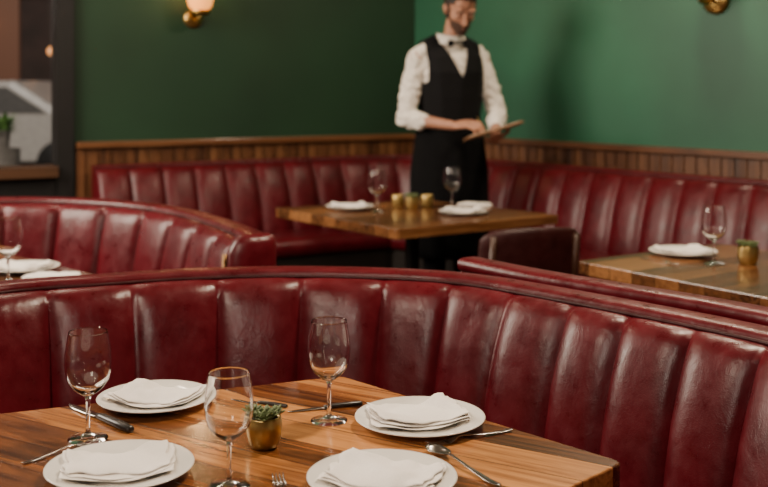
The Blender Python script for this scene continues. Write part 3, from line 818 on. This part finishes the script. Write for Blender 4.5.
build('hair',[(H(0,-.022,.042),HR(.080,.103,.097),HB),(H(0,-.035,-.0),HR(.074,.078,.085),HB),(H(0,.02,.105),HR(.058,.068,.035),HB),(H(.02,.06,.11),HR(.04,.03,.025),HB)],M['hair'],person,.005,2,haircut,.004,wr=.004,wf=60)['label']='short dark hair'
def bcut(p):
    s,f,u_=hc(p)
    side=abs(s)>.05 and f<.035
    if u_>(-.034 if not side else .02): return True
    if f<0: return True
    if abs(s)<.011 and -.068<u_<-.060 and f>.05: return True
    if abs(s)<.014 and u_>-.044: return True
    if u_<-.118: return True
    return False
build('beard',[(H(0,.012,-.005),HR(.0682,.0812,.0862),HB),(H(0,.028,-.055),HR(.0545,.0615,.0565),HB),(H(0,.053,-.092),HR(.0335,.0335,.0255),HB),(H(0,.079,-.060),HR(.0265,.0155,.0165),HB),(H(-.038,.056,-.018),HR(.0205,.0205,.0205),HB),(H(.038,.056,-.018),HR(.0205,.0205,.0205),HB)],M['beard'],person,.0045,2,bcut)['label']='short dark beard'
def ell(name,c,r,mat,B=HB):
    bm=bmesh.new(); bmesh.ops.create_icosphere(bm,subdivisions=3,radius=1,matrix=(B@Matrix.Diagonal(Vector(r))).to_4x4())
    me=bpy.data.meshes.new(name); bm.to_mesh(me); bm.free()
    return finish(name,me,mat,person,Vector(c)-WC)
for sg in(-1,1):
    ell('eye',H(sg*.030,.080,.002),HR(.0130,.009,.0045),M['eye'])
    ell('iris',H(sg*.030,.0880,-.001),HR(.005,.003,.0035),M['iris'])
    ell('eyelid',H(sg*.030,.0825,.0070),HR(.0155,.0105,.0060),M['skin'])
    ell('eyebrow',H(sg*.031,.0925,.027),HR(.021,.005,.0045),M['hair'])
ell('lips',H(0,.0935,-.0645),HR(.012,.004,.0045),M['lip'])
PB=Matrix((e1,e2,en)).transposed()
pd=empty('notepad',PC,'brown leather order pad held in the waiter\'s hands','notepad')
V,Fc=boxv((0,0,0),(.31,.17,.012),PB); bevel(mk('cover',V,Fc,M['pad'],pd,smooth=False),.003)
V,Fc=boxv(en*.0072,(.27,.14,.003),PB); mk('paper_sheet',V,Fc,M['paper'],pd,smooth=False)['label']='pale paper sheet'
pe=(tipR[0]+thR)/2
pn=mk('pen',*tube([Vector((.02,-.005,-.045)),Vector((.017,-.004,-.035)),Vector((-.02,.01,.06))],.004,10,[.001,.004,.004]),M['brass'],None,loc=tuple(pe)); tag(pn,"slim brass pen held in the waiter's fingers",'pen')
# ---------------------------------------------------------------- lights
def area(name,loc,tgt,size,power,col,sy=None):
    l=bpy.data.lights.new(name,'AREA'); l.energy=power; l.color=col; l.size=size
    if sy: l.shape='RECTANGLE'; l.size_y=sy
    o=bpy.data.objects.new(name,l); COL.objects.link(o); o.location=loc
    o.rotation_euler=(Vector(tgt)-Vector(loc)).to_track_quat('-Z','Y').to_euler(); return o
area('key_window_light',(-3.15,3.9,2.35),(1.2,5.6,1.1),1.6,170,(1,.86,.70))
area('front_light',(-1.8,.6,2.9),(.6,3.6,.8),.3,42,(1,.84,.66))
area('ceiling_light_a',(.9,2.9,3.1),(.2,2.0,.7),.26,88,(1,.81,.60))
area('ceiling_light_b',(1.2,5.2,3.1),(.9,5.2,.7),.25,34,(1,.80,.58))
area('ceiling_light_c',(-1.6,4.6,3.1),(-1.5,4.6,.7),.25,20,(1,.79,.58))
area('fill_light',(-.9,-.8,2.6),(0,2.2,.8),.6,38,(1,.86,.72))
area('street_fill',(-5,9,6.5),(-7,16,1),5,520,(1,.93,.84))  # added area lamp above the street, brightens the facade and car
for fn,t,n in((WL,1.605,nL),(WR,2.39,nR)):
    l=bpy.data.lights.new('sconce_bulb','POINT'); l.energy=7; l.color=(1,.60,.28); l.shadow_soft_size=.04
    o=bpy.data.objects.new('sconce_bulb',l); COL.objects.link(o); q=fn(t,.13); o.location=(q.x,q.y,2.08)
w=bpy.data.worlds.new('world'); SC.world=w; w.use_nodes=True
w.node_tree.nodes['Background'].inputs[0].default_value=(1,.84,.68,1); w.node_tree.nodes['Background'].inputs[1].default_value=.08
for o in bpy.data.objects:
    if '_base' in o.keys(): del o['_base']
# ---------------------------------------------------------------- camera
cam=bpy.data.cameras.new('camera'); co=bpy.data.objects.new('camera',cam); COL.objects.link(co)
co.location=(0,0,CZ); co.rotation_euler=(math.radians(90),0,0)
cam.sensor_width=36; cam.lens=36*F/768; cam.shift_y=-(243.5-HY)/768; cam.clip_start=.05
cam.dof.use_dof=True; cam.dof.focus_distance=1.98; cam.dof.aperture_fstop=3.7
SC.camera=co
